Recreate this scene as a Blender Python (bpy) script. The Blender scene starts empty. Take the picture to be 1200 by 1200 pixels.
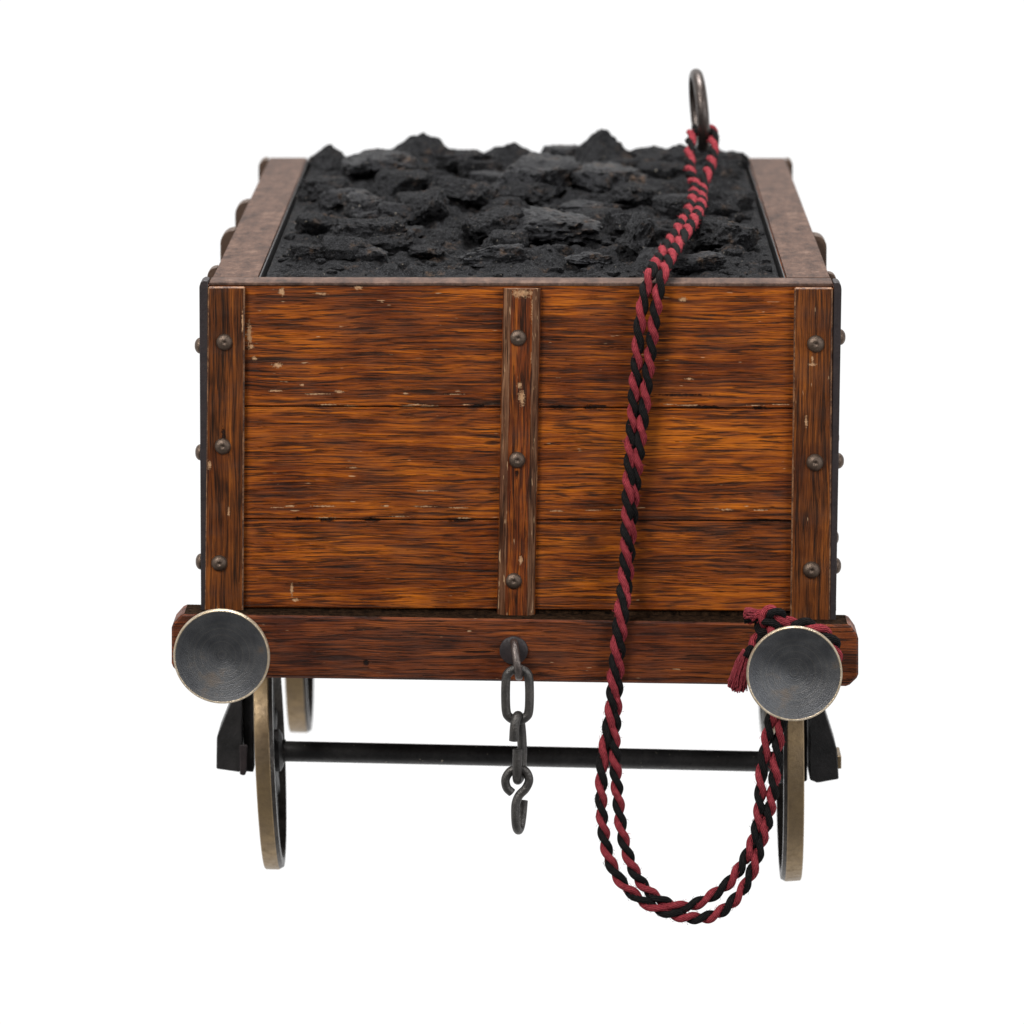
import bpy, bmesh, math, random
from mathutils import Vector, Matrix, noise
import numpy as np
random.seed(7)

# ------------------------------------------------------------------ scale, camera
S = 0.00025                      # modelling unit -> metres (front panel is about 18 cm wide)
F = 7500.0                       # camera distance in modelling units
VPX, VPY = 653.0, -520.0
pitch = math.atan((600 - VPY) / F)
yaw = math.atan((VPX - 600) / F * math.cos(pitch))
scene = bpy.context.scene
COL = scene.collection

cam_d = bpy.data.cameras.new('camera')
cam = bpy.data.objects.new('camera', cam_d)
COL.objects.link(cam)
scene.camera = cam
cam.rotation_mode = 'XYZ'
cam.rotation_euler = (math.pi / 2 - pitch, 0, yaw)
R3 = cam.rotation_euler.to_matrix()
cam_u = R3 @ Vector((0, 0, F))   # origin sits at the middle of the frame
cam.location = cam_u * S
cam_d.sensor_width = 36.0
cam_d.lens = 36.0 * F / 1200.0
cam_d.clip_start = 0.01
cam_d.clip_end = 50
cam_d.dof.use_dof = True
cam_d.dof.focus_distance = F * S * 0.993
cam_d.dof.aperture_fstop = 30.0

# ------------------------------------------------------------------ world: white studio backdrop
world = bpy.data.worlds.new('World')
scene.world = world
world.use_nodes = True
nt = world.node_tree
nt.nodes.clear()
wo = nt.nodes.new('ShaderNodeOutputWorld')
bg = nt.nodes.new('ShaderNodeBackground')
tc = nt.nodes.new('ShaderNodeTexCoord')
sx = nt.nodes.new('ShaderNodeSeparateXYZ')
mr = nt.nodes.new('ShaderNodeMapRange')
mr.inputs['From Min'].default_value = -0.55
mr.inputs['From Max'].default_value = 0.05
mr.inputs['To Min'].default_value = 0.14      # the dim studio behind the camera
mr.inputs['To Max'].default_value = 1.05      # the white backdrop
nt.links.new(tc.outputs['Generated'], sx.inputs[0])
nt.links.new(sx.outputs['Y'], mr.inputs['Value'])
bg.inputs['Color'].default_value = (1, 1, 1, 1)
mz = nt.nodes.new('ShaderNodeMapRange')          # the backdrop ends overhead
mz.inputs['From Min'].default_value = 0.45
mz.inputs['From Max'].default_value = 0.75
mz.inputs['To Min'].default_value = 1.0
mz.inputs['To Max'].default_value = 0.22
mm = nt.nodes.new('ShaderNodeMath'); mm.operation = 'MULTIPLY'
nt.links.new(sx.outputs['Z'], mz.inputs['Value'])
nt.links.new(mr.outputs[0], mm.inputs[0]); nt.links.new(mz.outputs[0], mm.inputs[1])
nt.links.new(mm.outputs[0], bg.inputs['Strength'])
nt.links.new(bg.outputs[0], wo.inputs[0])

def area(name, loc, target, size, power, col=(1, 1, 1)):
    ld = bpy.data.lights.new(name, 'AREA')
    ld.shape = 'RECTANGLE'; ld.size, ld.size_y = size
    ld.energy = power; ld.color = col
    o = bpy.data.objects.new(name, ld)
    COL.objects.link(o)
    o.location = loc
    o.rotation_euler = (Vector(target) - Vector(loc)).to_track_quat('-Z', 'Y').to_euler()
    return o
area('softbox_key', (-0.55, -0.75, 0.75), (0, 0.05, 0), (0.45, 0.45), 17.0, (1, 0.985, 0.96))
area('softbox_fill', (0.8, -0.7, 0.35), (0, 0.05, 0), (0.5, 0.7), 8.0, (0.96, 0.98, 1))
area('softbox_top', (0.0, 0.25, 1.1), (0, 0.1, 0), (0.6, 0.5), 24.0)

scene.view_settings.view_transform = 'Standard'
scene.view_settings.look = 'None'
scene.view_settings.exposure = 0
scene.view_settings.gamma = 1

# ------------------------------------------------------------------ placing helpers
def ray(px, py):
    return R3 @ Vector((px - 600, 600 - py, -F))
def P(px, py, Y=0.0):
    d = ray(px, py)
    t = (Y - cam_u.y) / d.y
    return cam_u + d * t
def PZ(px, py, Z):
    d = ray(px, py)
    t = (Z - cam_u.z) / d.z
    return cam_u + d * t

WPOS = {}
def empty(name, loc, label=None, cat=None, parent=None, group=None):
    o = bpy.data.objects.new(name, None)
    COL.objects.link(o)
    o.empty_display_size = 0.01
    o.location = Vector(loc) * S
    WPOS[o.name] = Vector(loc)
    if label: o['label'] = label
    if cat: o['category'] = cat
    if group: o['group'] = group
    return o

def link_mesh(name, me, mats, parent, origin):
    """me has coordinates in world modelling units"""
    origin = Vector(origin)
    me.transform(Matrix.Translation(-origin))
    me.transform(Matrix.Scale(S, 4))
    o = bpy.data.objects.new(name, me)
    COL.objects.link(o)
    for m in (mats if isinstance(mats, (list, tuple)) else [mats]):
        me.materials.append(m)
    if parent is not None:
        o.parent = parent
        o.location = (origin - WPOS[parent.name]) * S
    else:
        o.location = origin * S
    WPOS[o.name] = origin
    return o

def from_bm(name, bm, mats, parent, origin=None, smooth=None):
    bmesh.ops.recalc_face_normals(bm, faces=bm.faces)
    me = bpy.data.meshes.new(name)
    bm.to_mesh(me); bm.free()
    if origin is None:
        c = Vector((0, 0, 0))
        for v in me.vertices: c += v.co
        origin = c / max(1, len(me.vertices))
    if smooth is not None:
        for p in me.polygons: p.use_smooth = True
        if smooth < 180:
            try: me.set_sharp_from_angle(angle=math.radians(smooth))
            except Exception: pass
    return link_mesh(name, me, mats, parent, origin)

def prism_pts(bm, pts, Yf, Yb, bevel=0, seg=1, wear=False):
    """pts: (x, z) outline at Yf extruded to Yb"""
    a = [bm.verts.new((p[0], Yf, p[1])) for p in pts]
    b = [bm.verts.new((p[0], Yb, p[1])) for p in pts]
    fs = [bm.faces.new(a), bm.faces.new(b[::-1])]
    n = len(pts)
    for i in range(n):
        fs.append(bm.faces.new((a[i], b[i], b[(i + 1) % n], a[(i + 1) % n])))
    bmesh.ops.recalc_face_normals(bm, faces=fs)
    if bevel:
        es = set()
        for f in fs[:1]:
            for e in f.edges: es.add(e)
        for f in fs[2:]:
            for e in f.edges: es.add(e)
        r = bmesh.ops.bevel(bm, geom=list(es), offset=bevel, segments=seg, profile=0.6,
                            affect='EDGES', clamp_overlap=True, material=1 if wear else -1)
def prism(bm, px, Yf, Yb, **k):
    pts = [P(x, y, Yf) for x, y in px]
    prism_pts(bm, [(p.x, p.z) for p in pts], Yf, Yb, **k)
def box(bm, x0, x1, y0, y1, z0, z1, **k):
    prism_pts(bm, [(x0, z0), (x1, z0), (x1, z1), (x0, z1)], y0, y1, **k)

def smooth_path(pts, step=1.5, closed=False):
    """Catmull-Rom through pts, resampled by arc length"""
    pts = [Vector(p) for p in pts]
    out = []
    n = len(pts)
    rng = n if closed else n - 1
    for i in range(rng):
        if closed:
            p0, p1, p2, p3 = pts[(i - 1) % n], pts[i], pts[(i + 1) % n], pts[(i + 2) % n]
        else:
            p1, p2 = pts[i], pts[i + 1]
            p0 = pts[i - 1] if i > 0 else p1 * 2 - p2
            p3 = pts[i + 2] if i + 2 < n else p2 * 2 - p1
        for k in range(24):
            t = k / 24
            out.append(0.5 * ((2 * p1) + (p2 - p0) * t + (2 * p0 - 5 * p1 + 4 * p2 - p3) * t * t
                              + (3 * p1 - p0 - 3 * p2 + p3) * t ** 3))
    out.append(pts[0].copy() if closed else pts[-1])
    L = [0.0]
    for a, b in zip(out, out[1:]): L.append(L[-1] + (b - a).length)
    m = max(2, int(L[-1] / step))
    res, j = [], 0
    for k in range(m + 1):
        s = L[-1] * k / m
        while j < len(L) - 2 and L[j + 1] < s: j += 1
        d = L[j + 1] - L[j]
        res.append(out[j].lerp(out[j + 1], (s - L[j]) / d if d > 1e-9 else 0))
    if closed: res.pop()
    return res, L[-1]

def frames(path, closed=False):
    n = len(path)
    T = []
    for i in range(n):
        if closed: t = path[(i + 1) % n] - path[i - 1]
        else: t = path[min(i + 1, n - 1)] - path[max(i - 1, 0)]
        T.append(t.normalized())
    ref = Vector((0, 0, 1)) if abs(T[0].z) < 0.9 else Vector((0, 1, 0))
    N = [(ref - T[0] * ref.dot(T[0])).normalized()]
    for i in range(1, n):
        v = N[-1] - T[i] * N[-1].dot(T[i])
        N.append(v.normalized())
    return T, N, [T[i].cross(N[i]) for i in range(n)]

def tube(bm, path, rad, sides=12, closed=False, mat=0, flat=1.0, capped=True, uvl=None, v0=0.0):
    n = len(path)
    T, N, B = frames(path, closed)
    rings = []
    dist = [v0]
    for i in range(1, n): dist.append(dist[-1] + (path[i] - path[i - 1]).length)
    for i in range(n):
        r = rad(i / max(1, n - 1)) if callable(rad) else rad
        rings.append([bm.verts.new(path[i] + N[i] * (r * math.cos(a)) + B[i] * (r * flat * math.sin(a)))
                      for a in (2 * math.pi * k / sides for k in range(sides))])
    for i in range(n if closed else n - 1):
        A, C = rings[i], rings[(i + 1) % n]
        for k in range(sides):
            f = bm.faces.new((A[k], A[(k + 1) % sides], C[(k + 1) % sides], C[k]))
            f.material_index = mat; f.smooth = True
            if uvl is not None:
                d0, d1 = dist[i], dist[min(i + 1, n - 1)]
                for lp, (u, v) in zip(f.loops, ((k / sides, d0), ((k + 1) / sides, d0), ((k + 1) / sides, d1), (k / sides, d1))):
                    lp[uvl].uv = (u, v)
    if capped and not closed:
        f = bm.faces.new(rings[0][::-1]); f.material_index = mat
        f = bm.faces.new(rings[-1]); f.material_index = mat

def lathe(bm, prof, c, axis='Y', n=64, mats=None, closed=True):
    """prof: list of (radius, along).  mats: material index per profile segment"""
    c = Vector(c)
    rings = []
    for r, a in prof:
        ring = []
        for k in range(n):
            t = 2 * math.pi * k / n
            if axis == 'Y': v = Vector((r * math.cos(t), a, r * math.sin(t)))
            elif axis == 'X': v = Vector((a, r * math.cos(t), r * math.sin(t)))
            else: v = Vector((r * math.cos(t), r * math.sin(t), a))
            ring.append(bm.verts.new(c + v) if r > 1e-6 or k == 0 else ring[0])
        rings.append(ring)
    for i in range(len(rings) - 1):
        A, B = rings[i], rings[i + 1]
        for k in range(n):
            vs = []
            for v in (A[k], A[(k + 1) % n], B[(k + 1) % n], B[k]):
                if v not in vs: vs.append(v)
            if len(vs) >= 3:
                f = bm.faces.new(vs); f.smooth = True
                if mats: f.material_index = mats[i]

# ------------------------------------------------------------------ materials
class NB:
    def __init__(s, name):
        s.m = bpy.data.materials.new(name); s.m.use_nodes = True
        s.t = s.m.node_tree; s.t.nodes.clear()
        s.out = s.t.nodes.new('ShaderNodeOutputMaterial')
        s.b = s.t.nodes.new('ShaderNodeBsdfPrincipled')
        s.t.links.new(s.b.outputs[0], s.out.inputs[0])
        tcn = s.t.nodes.new('ShaderNodeTexCoord')
        s.uv = tcn.outputs['UV']
        s.co = s.vec('MULTIPLY', tcn.outputs['Object'], (1 / S,) * 3)
    def put(s, sock, v):
        if isinstance(v, bpy.types.NodeSocket): s.t.links.new(v, sock)
        elif isinstance(v, (tuple, list)) and len(v) == 3 and sock.type == 'RGBA': sock.default_value = (*v, 1)
        else: sock.default_value = v
    def vec(s, op, a, b):
        n = s.t.nodes.new('ShaderNodeVectorMath'); n.operation = op
        s.put(n.inputs[0], a); s.put(n.inputs[1], b)
        return n.outputs['Value'] if op in ('LENGTH', 'DISTANCE', 'DOT_PRODUCT') else n.outputs[0]
    def math(s, op, a, b=0.0, clamp=False):
        n = s.t.nodes.new('ShaderNodeMath'); n.operation = op; n.use_clamp = clamp
        s.put(n.inputs[0], a); s.put(n.inputs[1], b); return n.outputs[0]
    def noise(s, co, scale=1.0, detail=3, rough=0.55, dist=0.0, col=False):
        n = s.t.nodes.new('ShaderNodeTexNoise'); s.put(n.inputs['Vector'], co)
        n.inputs['Scale'].default_value = scale; n.inputs['Detail'].default_value = detail
        n.inputs['Roughness'].default_value = rough; n.inputs['Distortion'].default_value = dist
        return n.outputs['Color' if col else 'Fac']
    def voro(s, co, scale=1.0, feature='F1'):
        n = s.t.nodes.new('ShaderNodeTexVoronoi'); s.put(n.inputs['Vector'], co)
        n.inputs['Scale'].default_value = scale; n.feature = feature
        return n.outputs['Distance']
    def rng(s, v, a, b, c=0.0, d=1.0, smooth=False):
        n = s.t.nodes.new('ShaderNodeMapRange')
        if smooth: n.interpolation_type = 'SMOOTHSTEP'
        s.put(n.inputs['Value'], v)
        for k, x in zip(('From Min', 'From Max', 'To Min', 'To Max'), (a, b, c, d)): n.inputs[k].default_value = x
        return n.outputs[0]
    def ramp(s, f, stops):
        n = s.t.nodes.new('ShaderNodeValToRGB'); s.put(n.inputs[0], f)
        e = n.color_ramp.elements
        while len(e) < len(stops): e.new(0.5)
        for i, (p, c) in enumerate(stops): e[i].position = p; e[i].color = (*c, 1)
        return n.outputs[0]
    def mix(s, f, a, b, mode='MIX'):
        n = s.t.nodes.new('ShaderNodeMix'); n.data_type = 'RGBA'; n.blend_type = mode
        s.put(n.inputs[0], f); s.put(n.inputs[6], a); s.put(n.inputs[7], b); return n.outputs[2]
    def bump(s, h, dist, strength=1.0, prev=None):
        n = s.t.nodes.new('ShaderNodeBump'); s.put(n.inputs['Height'], h)
        n.inputs['Distance'].default_value = dist * S; n.inputs['Strength'].default_value = strength
        if prev is not None: s.put(n.inputs['Normal'], prev)
        return n.outputs[0]
    def set(s, **k):
        names = dict(color='Base Color', rough='Roughness', metal='Metallic', spec='Specular IOR Level',
                     normal='Normal', coat='Coat Weight', coat_rough='Coat Roughness', sheen='Sheen Weight')
        for a, v in k.items(): s.put(s.b.inputs[names[a]], v)
        return s.m

def marks_mask(b, marks, origin, ns=0.35, amp=3.4):
    """irregular chips and holes at given places of the surface: (px, py, half width, half height) at depth Y"""
    tot = None
    wob = b.math('SUBTRACT', b.noise(b.co, ns, 4, 0.7), 0.5)
    for (x, y, rx, rz, Y) in marks:
        p = P(x, y, Y) - origin
        d = b.vec('SUBTRACT', b.co, tuple(p))
        d = b.vec('MULTIPLY', d, (1 / rx, 0.03, 1 / rz))
        l = b.math('ADD', b.vec('LENGTH', d, (0, 0, 0)), b.math('MULTIPLY', wob, amp))
        m = b.rng(l, 0.55, 1.05, 0.9, 0.0)
        tot = m if tot is None else b.math('MAXIMUM', tot, m)
    return tot

def wood(name, axis='X', seed=0.0, dark=(0.020, 0.0082, 0.0038), mid=(0.172, 0.037, 0.0034), light=(0.47, 0.125, 0.0055),
         grey=0.35, pores=1.0, chips=None, holes=None, origin=None, rough=0.42, bumpd=1.4, dens=1.0, shift=0.0, pale=0.735, seams=None, hole_amp=3.0):
    b = NB(name)
    co = b.vec('ADD', b.co, (seed * 131.7, seed * 71.3, seed * 57.1))
    def sc(al, ac):
        v = {'X': (al, ac * 0.3, ac), 'Z': (ac, ac * 0.3, al), 'Y': (ac, al, ac)}[axis]
        return b.vec('MULTIPLY', co, v)
    w = b.vec('SUBTRACT', b.noise(sc(0.008, 0.03), 1, 2, col=True), (0.5, 0.5, 0.5))
    amp = {'X': (0, 0, 9), 'Z': (8, 0, 0), 'Y': (8, 0, 0)}[axis]
    co = b.vec('ADD', co, b.vec('MULTIPLY', w, amp))
    if seams:                    # every plank has its own grain and its own tone
        sp = b.t.nodes.new('ShaderNodeSeparateXYZ'); b.put(sp.inputs[0], b.co)
        k1 = b.math('GREATER_THAN', sp.outputs[2], seams[0]); k2 = b.math('GREATER_THAN', sp.outputs[2], seams[1])
        kx = b.t.nodes.new('ShaderNodeCombineXYZ')
        b.put(kx.inputs[0], b.math('ADD', b.math('MULTIPLY', k1, 977.0), b.math('MULTIPLY', k2, 1811.0)))
        b.put(kx.inputs[1], b.math('ADD', b.math('MULTIPLY', k1, 240.0), b.math('MULTIPLY', k2, 510.0)))
        co = b.vec('ADD', co, kx.outputs[0])
        tone = b.math('SUBTRACT', b.math('MULTIPLY', k1, 0.018), b.math('MULTIPLY', k2, 0.026))
    A = b.noise(sc(0.0035 * dens, 0.06 * dens), 1, 4, 0.6)
    B = b.noise(sc(0.0105 * dens, 0.33 * dens), 1, 5, 0.68)
    C = b.noise(sc(0.026 * dens, 1.25 * dens), 1, 3, 0.62)
    f = b.math('ADD', b.math('MULTIPLY', A, 0.34), b.math('ADD', b.math('MULTIPLY', B, 0.40), b.math('MULTIPLY', C, 0.26)))
    f = b.math('ADD', f, shift - 0.022)
    if seams: f = b.math('ADD', f, tone)
    c = b.ramp(f, [(0.37, dark), (0.425, tuple(0.45 * x + 0.55 * y for x, y in zip(dark, mid))), (0.475, mid), (0.54, tuple(0.45 * x + 0.55 * y for x, y in zip(mid, light))), (0.62, light)])
    # growth lines: contours of a stretched field, broken up along their length
    G = b.noise(sc(0.0022 * dens, 0.026 * dens), 1, 2, 0.45)
    ln = b.math('SINE', b.math('MULTIPLY', b.math('ADD', G, b.math('MULTIPLY', C, 0.035)), 95.0))
    lm = b.math('MULTIPLY', b.rng(ln, 0.35, 0.95, 0.0, 0.85), b.rng(B, 0.40, 0.60, 1.0, 0.12))
    c = b.mix(lm, c, tuple(0.8 * x for x in dark))
    # reddish and greyish areas of old varnish
    H = b.noise(b.vec('MULTIPLY', b.co, (0.010, 0.010, 0.016)), 1, 3, 0.6)
    c = b.mix(b.rng(H, 0.45, 0.68, 0.0, 0.8), c, b.mix(1.0, c, (0.42, 0.32, 0.33), 'MULTIPLY'))
    H2 = b.noise(b.vec('ADD', b.vec('MULTIPLY', b.co, (0.014, 0.014, 0.03)), (9 + seed, 3, 5)), 1, 4, 0.65)
    c = b.mix(b.rng(H2, 0.50, 0.72, 0.0, grey), c, (0.055, 0.028, 0.020))
    # dark pores: short thin lines along the grain
    Pn = b.noise(sc(0.018, 0.58), 1, 3, 0.6)
    pm = b.rng(Pn, 0.58, 0.61, 0.0, 0.8 * pores)
    c = b.mix(pm, c, (0.012, 0.006, 0.004))
    # thin pale scratches
    E = b.noise(sc(0.045, 0.33), 1, 2, 0.5)
    em = b.rng(E, pale, pale + 0.035, 0.0, 0.75)
    c = b.mix(em, c, (0.42, 0.27, 0.15))
    hgt = b.math('SUBTRACT', b.math('ADD', b.math('MULTIPLY', B, 0.7), b.math('MULTIPLY', C, 0.5)), b.math('MULTIPLY', pm, 0.5))
    if chips:
        cm = marks_mask(b, chips, origin)
        c = b.mix(cm, c, b.mix(b.noise(b.co, 0.3), (0.52, 0.34, 0.19), (0.26, 0.11, 0.045)))
        hgt = b.math('SUBTRACT', hgt, b.math('MULTIPLY', cm, 0.5))
    if holes:
        hm = marks_mask(b, holes, origin, 0.2, hole_amp)
        c = b.mix(hm, c, (0.003, 0.002, 0.002))
        hgt = b.math('SUBTRACT', hgt, b.math('MULTIPLY', hm, 2.0))
    r = b.rng(H2, 0.3, 0.75, rough - 0.08, rough + 0.2)
    return b.set(color=c, rough=r, spec=0.13, normal=b.bump(hgt, bumpd))

def worn_wood(name, a=(0.30, 0.185, 0.13), c2=(0.13, 0.075, 0.055), sc=0.06, rough=0.55):
    b = NB(name)
    n = b.noise(b.co, sc, 5, 0.7)
    n2 = b.noise(b.co, 0.5, 3, 0.6)
    c = b.ramp(b.math('ADD', b.math('MULTIPLY', n, 0.7), b.math('MULTIPLY', n2, 0.3)),
               [(0.40, tuple(x * 0.5 for x in c2)), (0.47, c2), (0.56, a), (0.68, tuple(x * 1.25 for x in a))])
    return b.set(color=c, rough=rough, spec=0.4, normal=b.bump(n2, 1.0))

def metal(name, a, c2, rough=0.45, metallic=0.85, sc=0.08, bumpd=0.7, spots=None, spec=0.5, fleck=0.7):
    b = NB(name)
    n = b.noise(b.co, sc, 5, 0.65)
    n2 = b.noise(b.co, sc * 6, 4, 0.65)
    c = b.mix(b.rng(n, 0.35, 0.65), a, c2)
    c = b.mix(b.rng(n2, 0.5, 0.72, 0, fleck), c, tuple(x * 0.45 for x in a))
    if spots:
        s_ = b.noise(b.co, 0.16, 2)
        c = b.mix(b.rng(s_, 0.70, 0.74), c, spots)
    r = b.rng(n2, 0.3, 0.7, rough - 0.1, rough + 0.15)
    return b.set(color=c, rough=r, metal=metallic, spec=spec, normal=b.bump(n2, bumpd))

b = NB('weathered_rim_wood')
n = b.noise(b.vec('MULTIPLY', b.co, (0.06, 0.008, 0.06)), 1, 5, 0.7); n1 = b.noise(b.co, 0.028, 5, 0.72); n2 = b.noise(b.vec('MULTIPLY', b.co, (0.25, 0.09, 0.25)), 1, 4, 0.7)
f = b.math('ADD', b.math('MULTIPLY', n, 0.3), b.math('ADD', b.math('MULTIPLY', n1, 0.4), b.math('MULTIPLY', n2, 0.3)))
c = b.ramp(f, [(0.38, (0.020, 0.011, 0.008)), (0.45, (0.045, 0.025, 0.018)), (0.53, (0.078, 0.043, 0.030)), (0.62, (0.130, 0.080, 0.058))])
M_rim = b.set(color=c, rough=0.6, spec=0.15, normal=b.bump(n2, 1.6))
M_edge = worn_wood('worn_lit_edge_wood', (0.20, 0.095, 0.042), (0.07, 0.026, 0.010), 0.07, 0.5)  # paler bevels: edge wear plus chamfer highlights put into the colour
M_iron = metal('blackened_iron', (0.014, 0.010, 0.011), (0.024, 0.017, 0.017), 0.5, 0.0, 0.06, 0.5, spec=0.3)
M_black = metal('black_paint_metal', (0.010, 0.0095, 0.0095), (0.022, 0.020, 0.020), 0.45, 0.0, 0.04, 0.5, spec=0.3)
M_axle = metal('black_axle', (0.022, 0.021, 0.021), (0.045, 0.042, 0.041), 0.38, 0.3, 0.03, 0.4, spots=(0.3, 0.26, 0.2))
M_face = metal('dark_wheel_face', (0.03, 0.027, 0.025), (0.07, 0.06, 0.052), 0.38, 0.6, 0.05, 0.5)
M_brass = metal('tarnished_brass', (0.30, 0.21, 0.11), (0.21, 0.15, 0.09), 0.42, 0.7, 0.022, 0.35, fleck=0.3)
M_rivet = metal('rivet_bronze', (0.13, 0.092, 0.068), (0.07, 0.048, 0.036), 0.42, 0.75, 0.12, 0.5)
M_post = metal('bronze_strap', (0.085, 0.052, 0.034), (0.05, 0.030, 0.021), 0.5, 0.0, 0.06, 0.6, spec=0.25)
M_ring = metal('worn_steel', (0.11, 0.095, 0.088), (0.055, 0.042, 0.036), 0.33, 0.8, 0.05, 0.4)

# ------------------------------------------------------------------ main dimensions
ZT = P(600, 331, 0).z                       # top of the box
XL = P(246, 400, 0).x; XR = P(975, 400, 0).x
XLi = P(301, 330, 0).x; XRi = P(922, 330, 0).x
ZB = P(600, 712, 0).z                       # bottom of the box
LEN = PZ(600, 185, ZT).y                    # length of the box
YA, YR = 300.0, 1200.0                       # axle positions
print('LEN', LEN, 'ZT', ZT, 'ZB', ZB, 'XL', XL, XR)

base = Vector(((XL + XR) / 2, LEN / 2, P(322, 1020, YA).z))
wagon = empty('coal_wagon', base,
              'varnished brown oak model coal wagon with riveted corner strips, round dark buffers and brass wheels', 'model wagon')

# ---- front panel: three planks
O0 = Vector((0, 0, 0))
chips = [(292, 391, 3.2, 15, 0), (294, 406, 4, 3, 0), (298, 420, 3, 3, 0), (330, 342, 4, 5, 0), (342, 690, 2.0, 8, 0), (346, 703, 5, 2.2, 0),
         (420, 337, 6, 2.5, 0), (376, 344, 8, 1.6, 0), (325, 428, 6, 3, 0), (800, 351, 5, 3, 0), (323, 458, 9, 1.2, 0), (397, 459, 6, 1.6, 0),
         (354, 451, 3, 1.4, 0), (808, 444, 5, 1.6, 0), (852, 597, 9, 1.2, 0), (340, 593, 6, 1.3, 0), (452, 593, 5, 1.3, 0), (500, 575, 14, 0.9, 0), (413, 548, 6, 1, 0)]
rs_ = random.Random(3)
for yy, x0, x1, n_ in ((462, 300, 580, 4), (475, 300, 580, 6), (474, 640, 925, 4), (594, 300, 575, 4), (606, 300, 575, 3), (598, 640, 920, 4)):
    for _ in range(n_):
        xx = rs_.uniform(x0, x1)
        chips.append((xx, yy + rs_.uniform(-1, 1), rs_.uniform(4, 15), rs_.uniform(0.6, 1.1), 0))
holes = [(350, 608, 8, 1.8, 0), (384, 609, 9, 2.6, 0), (437, 609, 9, 2.4, 0), (560, 476, 10, 1.8, 0), (700, 476, 14, 2.0, 0), (653, 477, 9, 1.8, 0),
         (800, 463, 28, 1.5, 0), (690, 478, 8, 2, 0), (830, 477, 14, 1.8, 0), (890, 478, 10, 2.0, 0), (540, 610, 14, 1.4, 0), (900, 610, 24, 1.4, 0)]
M_plank = wood('oak_planks', 'X', 1.0, chips=chips, holes=holes, origin=O0, seams=(P(600, 609, 0).z, P(600, 477, 0).z))
bm = bmesh.new()
g = 0.7
prism(bm, [(240, 476 - g), (980, 479 - g), (980, 335), (240, 334)], 0, 34, bevel=1.0, seg=1)
prism(bm, [(240, 608 - g), (980, 611 - g), (980, 479 + g), (240, 476 + g)], 0, 34, bevel=0.9)
prism(bm, [(240, 711.5), (980, 717), (980, 611 + g), (240, 608 + g)], 0, 34, bevel=1.4)
from_bm('front_panel', bm, [M_plank, M_edge], wagon, origin=O0)
bm = bmesh.new()
box(bm, XL + 2, XR - 2, 5, 30, ZB - 8, ZT - 12)
from_bm('panel_backing', bm, M_black, wagon)
# capping along the top of the front panel
bm = bmesh.new()
zc = P(600, 334.6, 0).z
prism_pts(bm, [(XL - 0.5, zc), (XR + 0.5, zc - 1), (XR + 0.5, ZT - 0.5), (XL - 0.5, ZT)], -1.5, 56, bevel=1.6, seg=2)
from_bm('top_rail', bm, M_rim, wagon, smooth=40)
# side walls
M_side = wood('oak_side', 'Y', 4.0, dens=0.8, origin=O0)
for x0, x1 in ((XL, XLi - 1), (XRi + 1, XR)):
    bm = bmesh.new()
    box(bm, x0, x1, 56.5, LEN, ZB, ZT - 4, bevel=1.0)
    sp = from_bm('side_panel', bm, M_side, wagon)
    bm = bmesh.new()
    box(bm, x0 + 1, x1 - 0.5, 56.3, LEN - 1, ZT - 3.8, ZT + 0.3, bevel=1.4, seg=2)
    from_bm('side_rail', bm, M_rim, wagon, smooth=40)
for xa, xb in ((XLi - 0.5, XLi + 1.0), (XRi - 1.0, XRi + 0.5)):  # thin black sheets added as the shade in the slits beside the coal
    bm = bmesh.new(); box(bm, xa, xb, 57, LEN - 2, ZB, ZT - 1.5)
    from_bm('slit_shade_sheet', bm, M_black, wagon)
bm = bmesh.new()
box(bm, XLi + 1.5, XRi - 1.5, LEN - 40, LEN - 2, ZB, ZT - 4, bevel=1.2)
from_bm('rear_panel', bm, M_rim, wagon)
# floor edge between planks and beam: dirt, plus the gap's shade put into the colour
b = NB('dirt_and_gap_shade')
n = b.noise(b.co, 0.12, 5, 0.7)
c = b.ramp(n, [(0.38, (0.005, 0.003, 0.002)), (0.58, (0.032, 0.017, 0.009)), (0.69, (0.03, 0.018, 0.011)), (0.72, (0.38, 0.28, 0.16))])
M_dirt_shade = b.set(color=c, rough=0.95, spec=0.03, normal=b.bump(n, 6))
bm = bmesh.new()
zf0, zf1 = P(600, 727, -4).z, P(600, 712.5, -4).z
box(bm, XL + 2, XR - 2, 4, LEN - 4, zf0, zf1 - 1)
from_bm('floor_board', bm, M_dirt_shade, wagon)

# ---- wooden strips on the front, with their rivets
def rivet(name, pos, r, parent, axis='-Y', seedr=0):
    bm = bmesh.new()
    h = r * 0.62
    h *= 1 + random.uniform(-0.15, 0.15)
    prof = [(0, -h * 0.80), (r * 0.16, -h * 0.84), (r * 0.24, -h * 1.0), (r * 0.45, -h * 0.93), (r * 0.72, -h * 0.70), (r * 0.92, -h * 0.36), (r, 0.0), (r * 1.0, 1.5), (0, 1.5)]
    lathe(bm, prof, (0, 0, 0), 'Y', 28)
    if axis == '-X': bm.transform(Matrix.Rotation(-math.pi / 2, 4, 'Z'))
    if axis == '+X': bm.transform(Matrix.Rotation(math.pi / 2, 4, 'Z'))
    bm.transform(Matrix.Translation(pos))
    return from_bm(name, bm, M_rivet, parent, origin=pos)
def washer(pos, r, parent): pass

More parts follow.
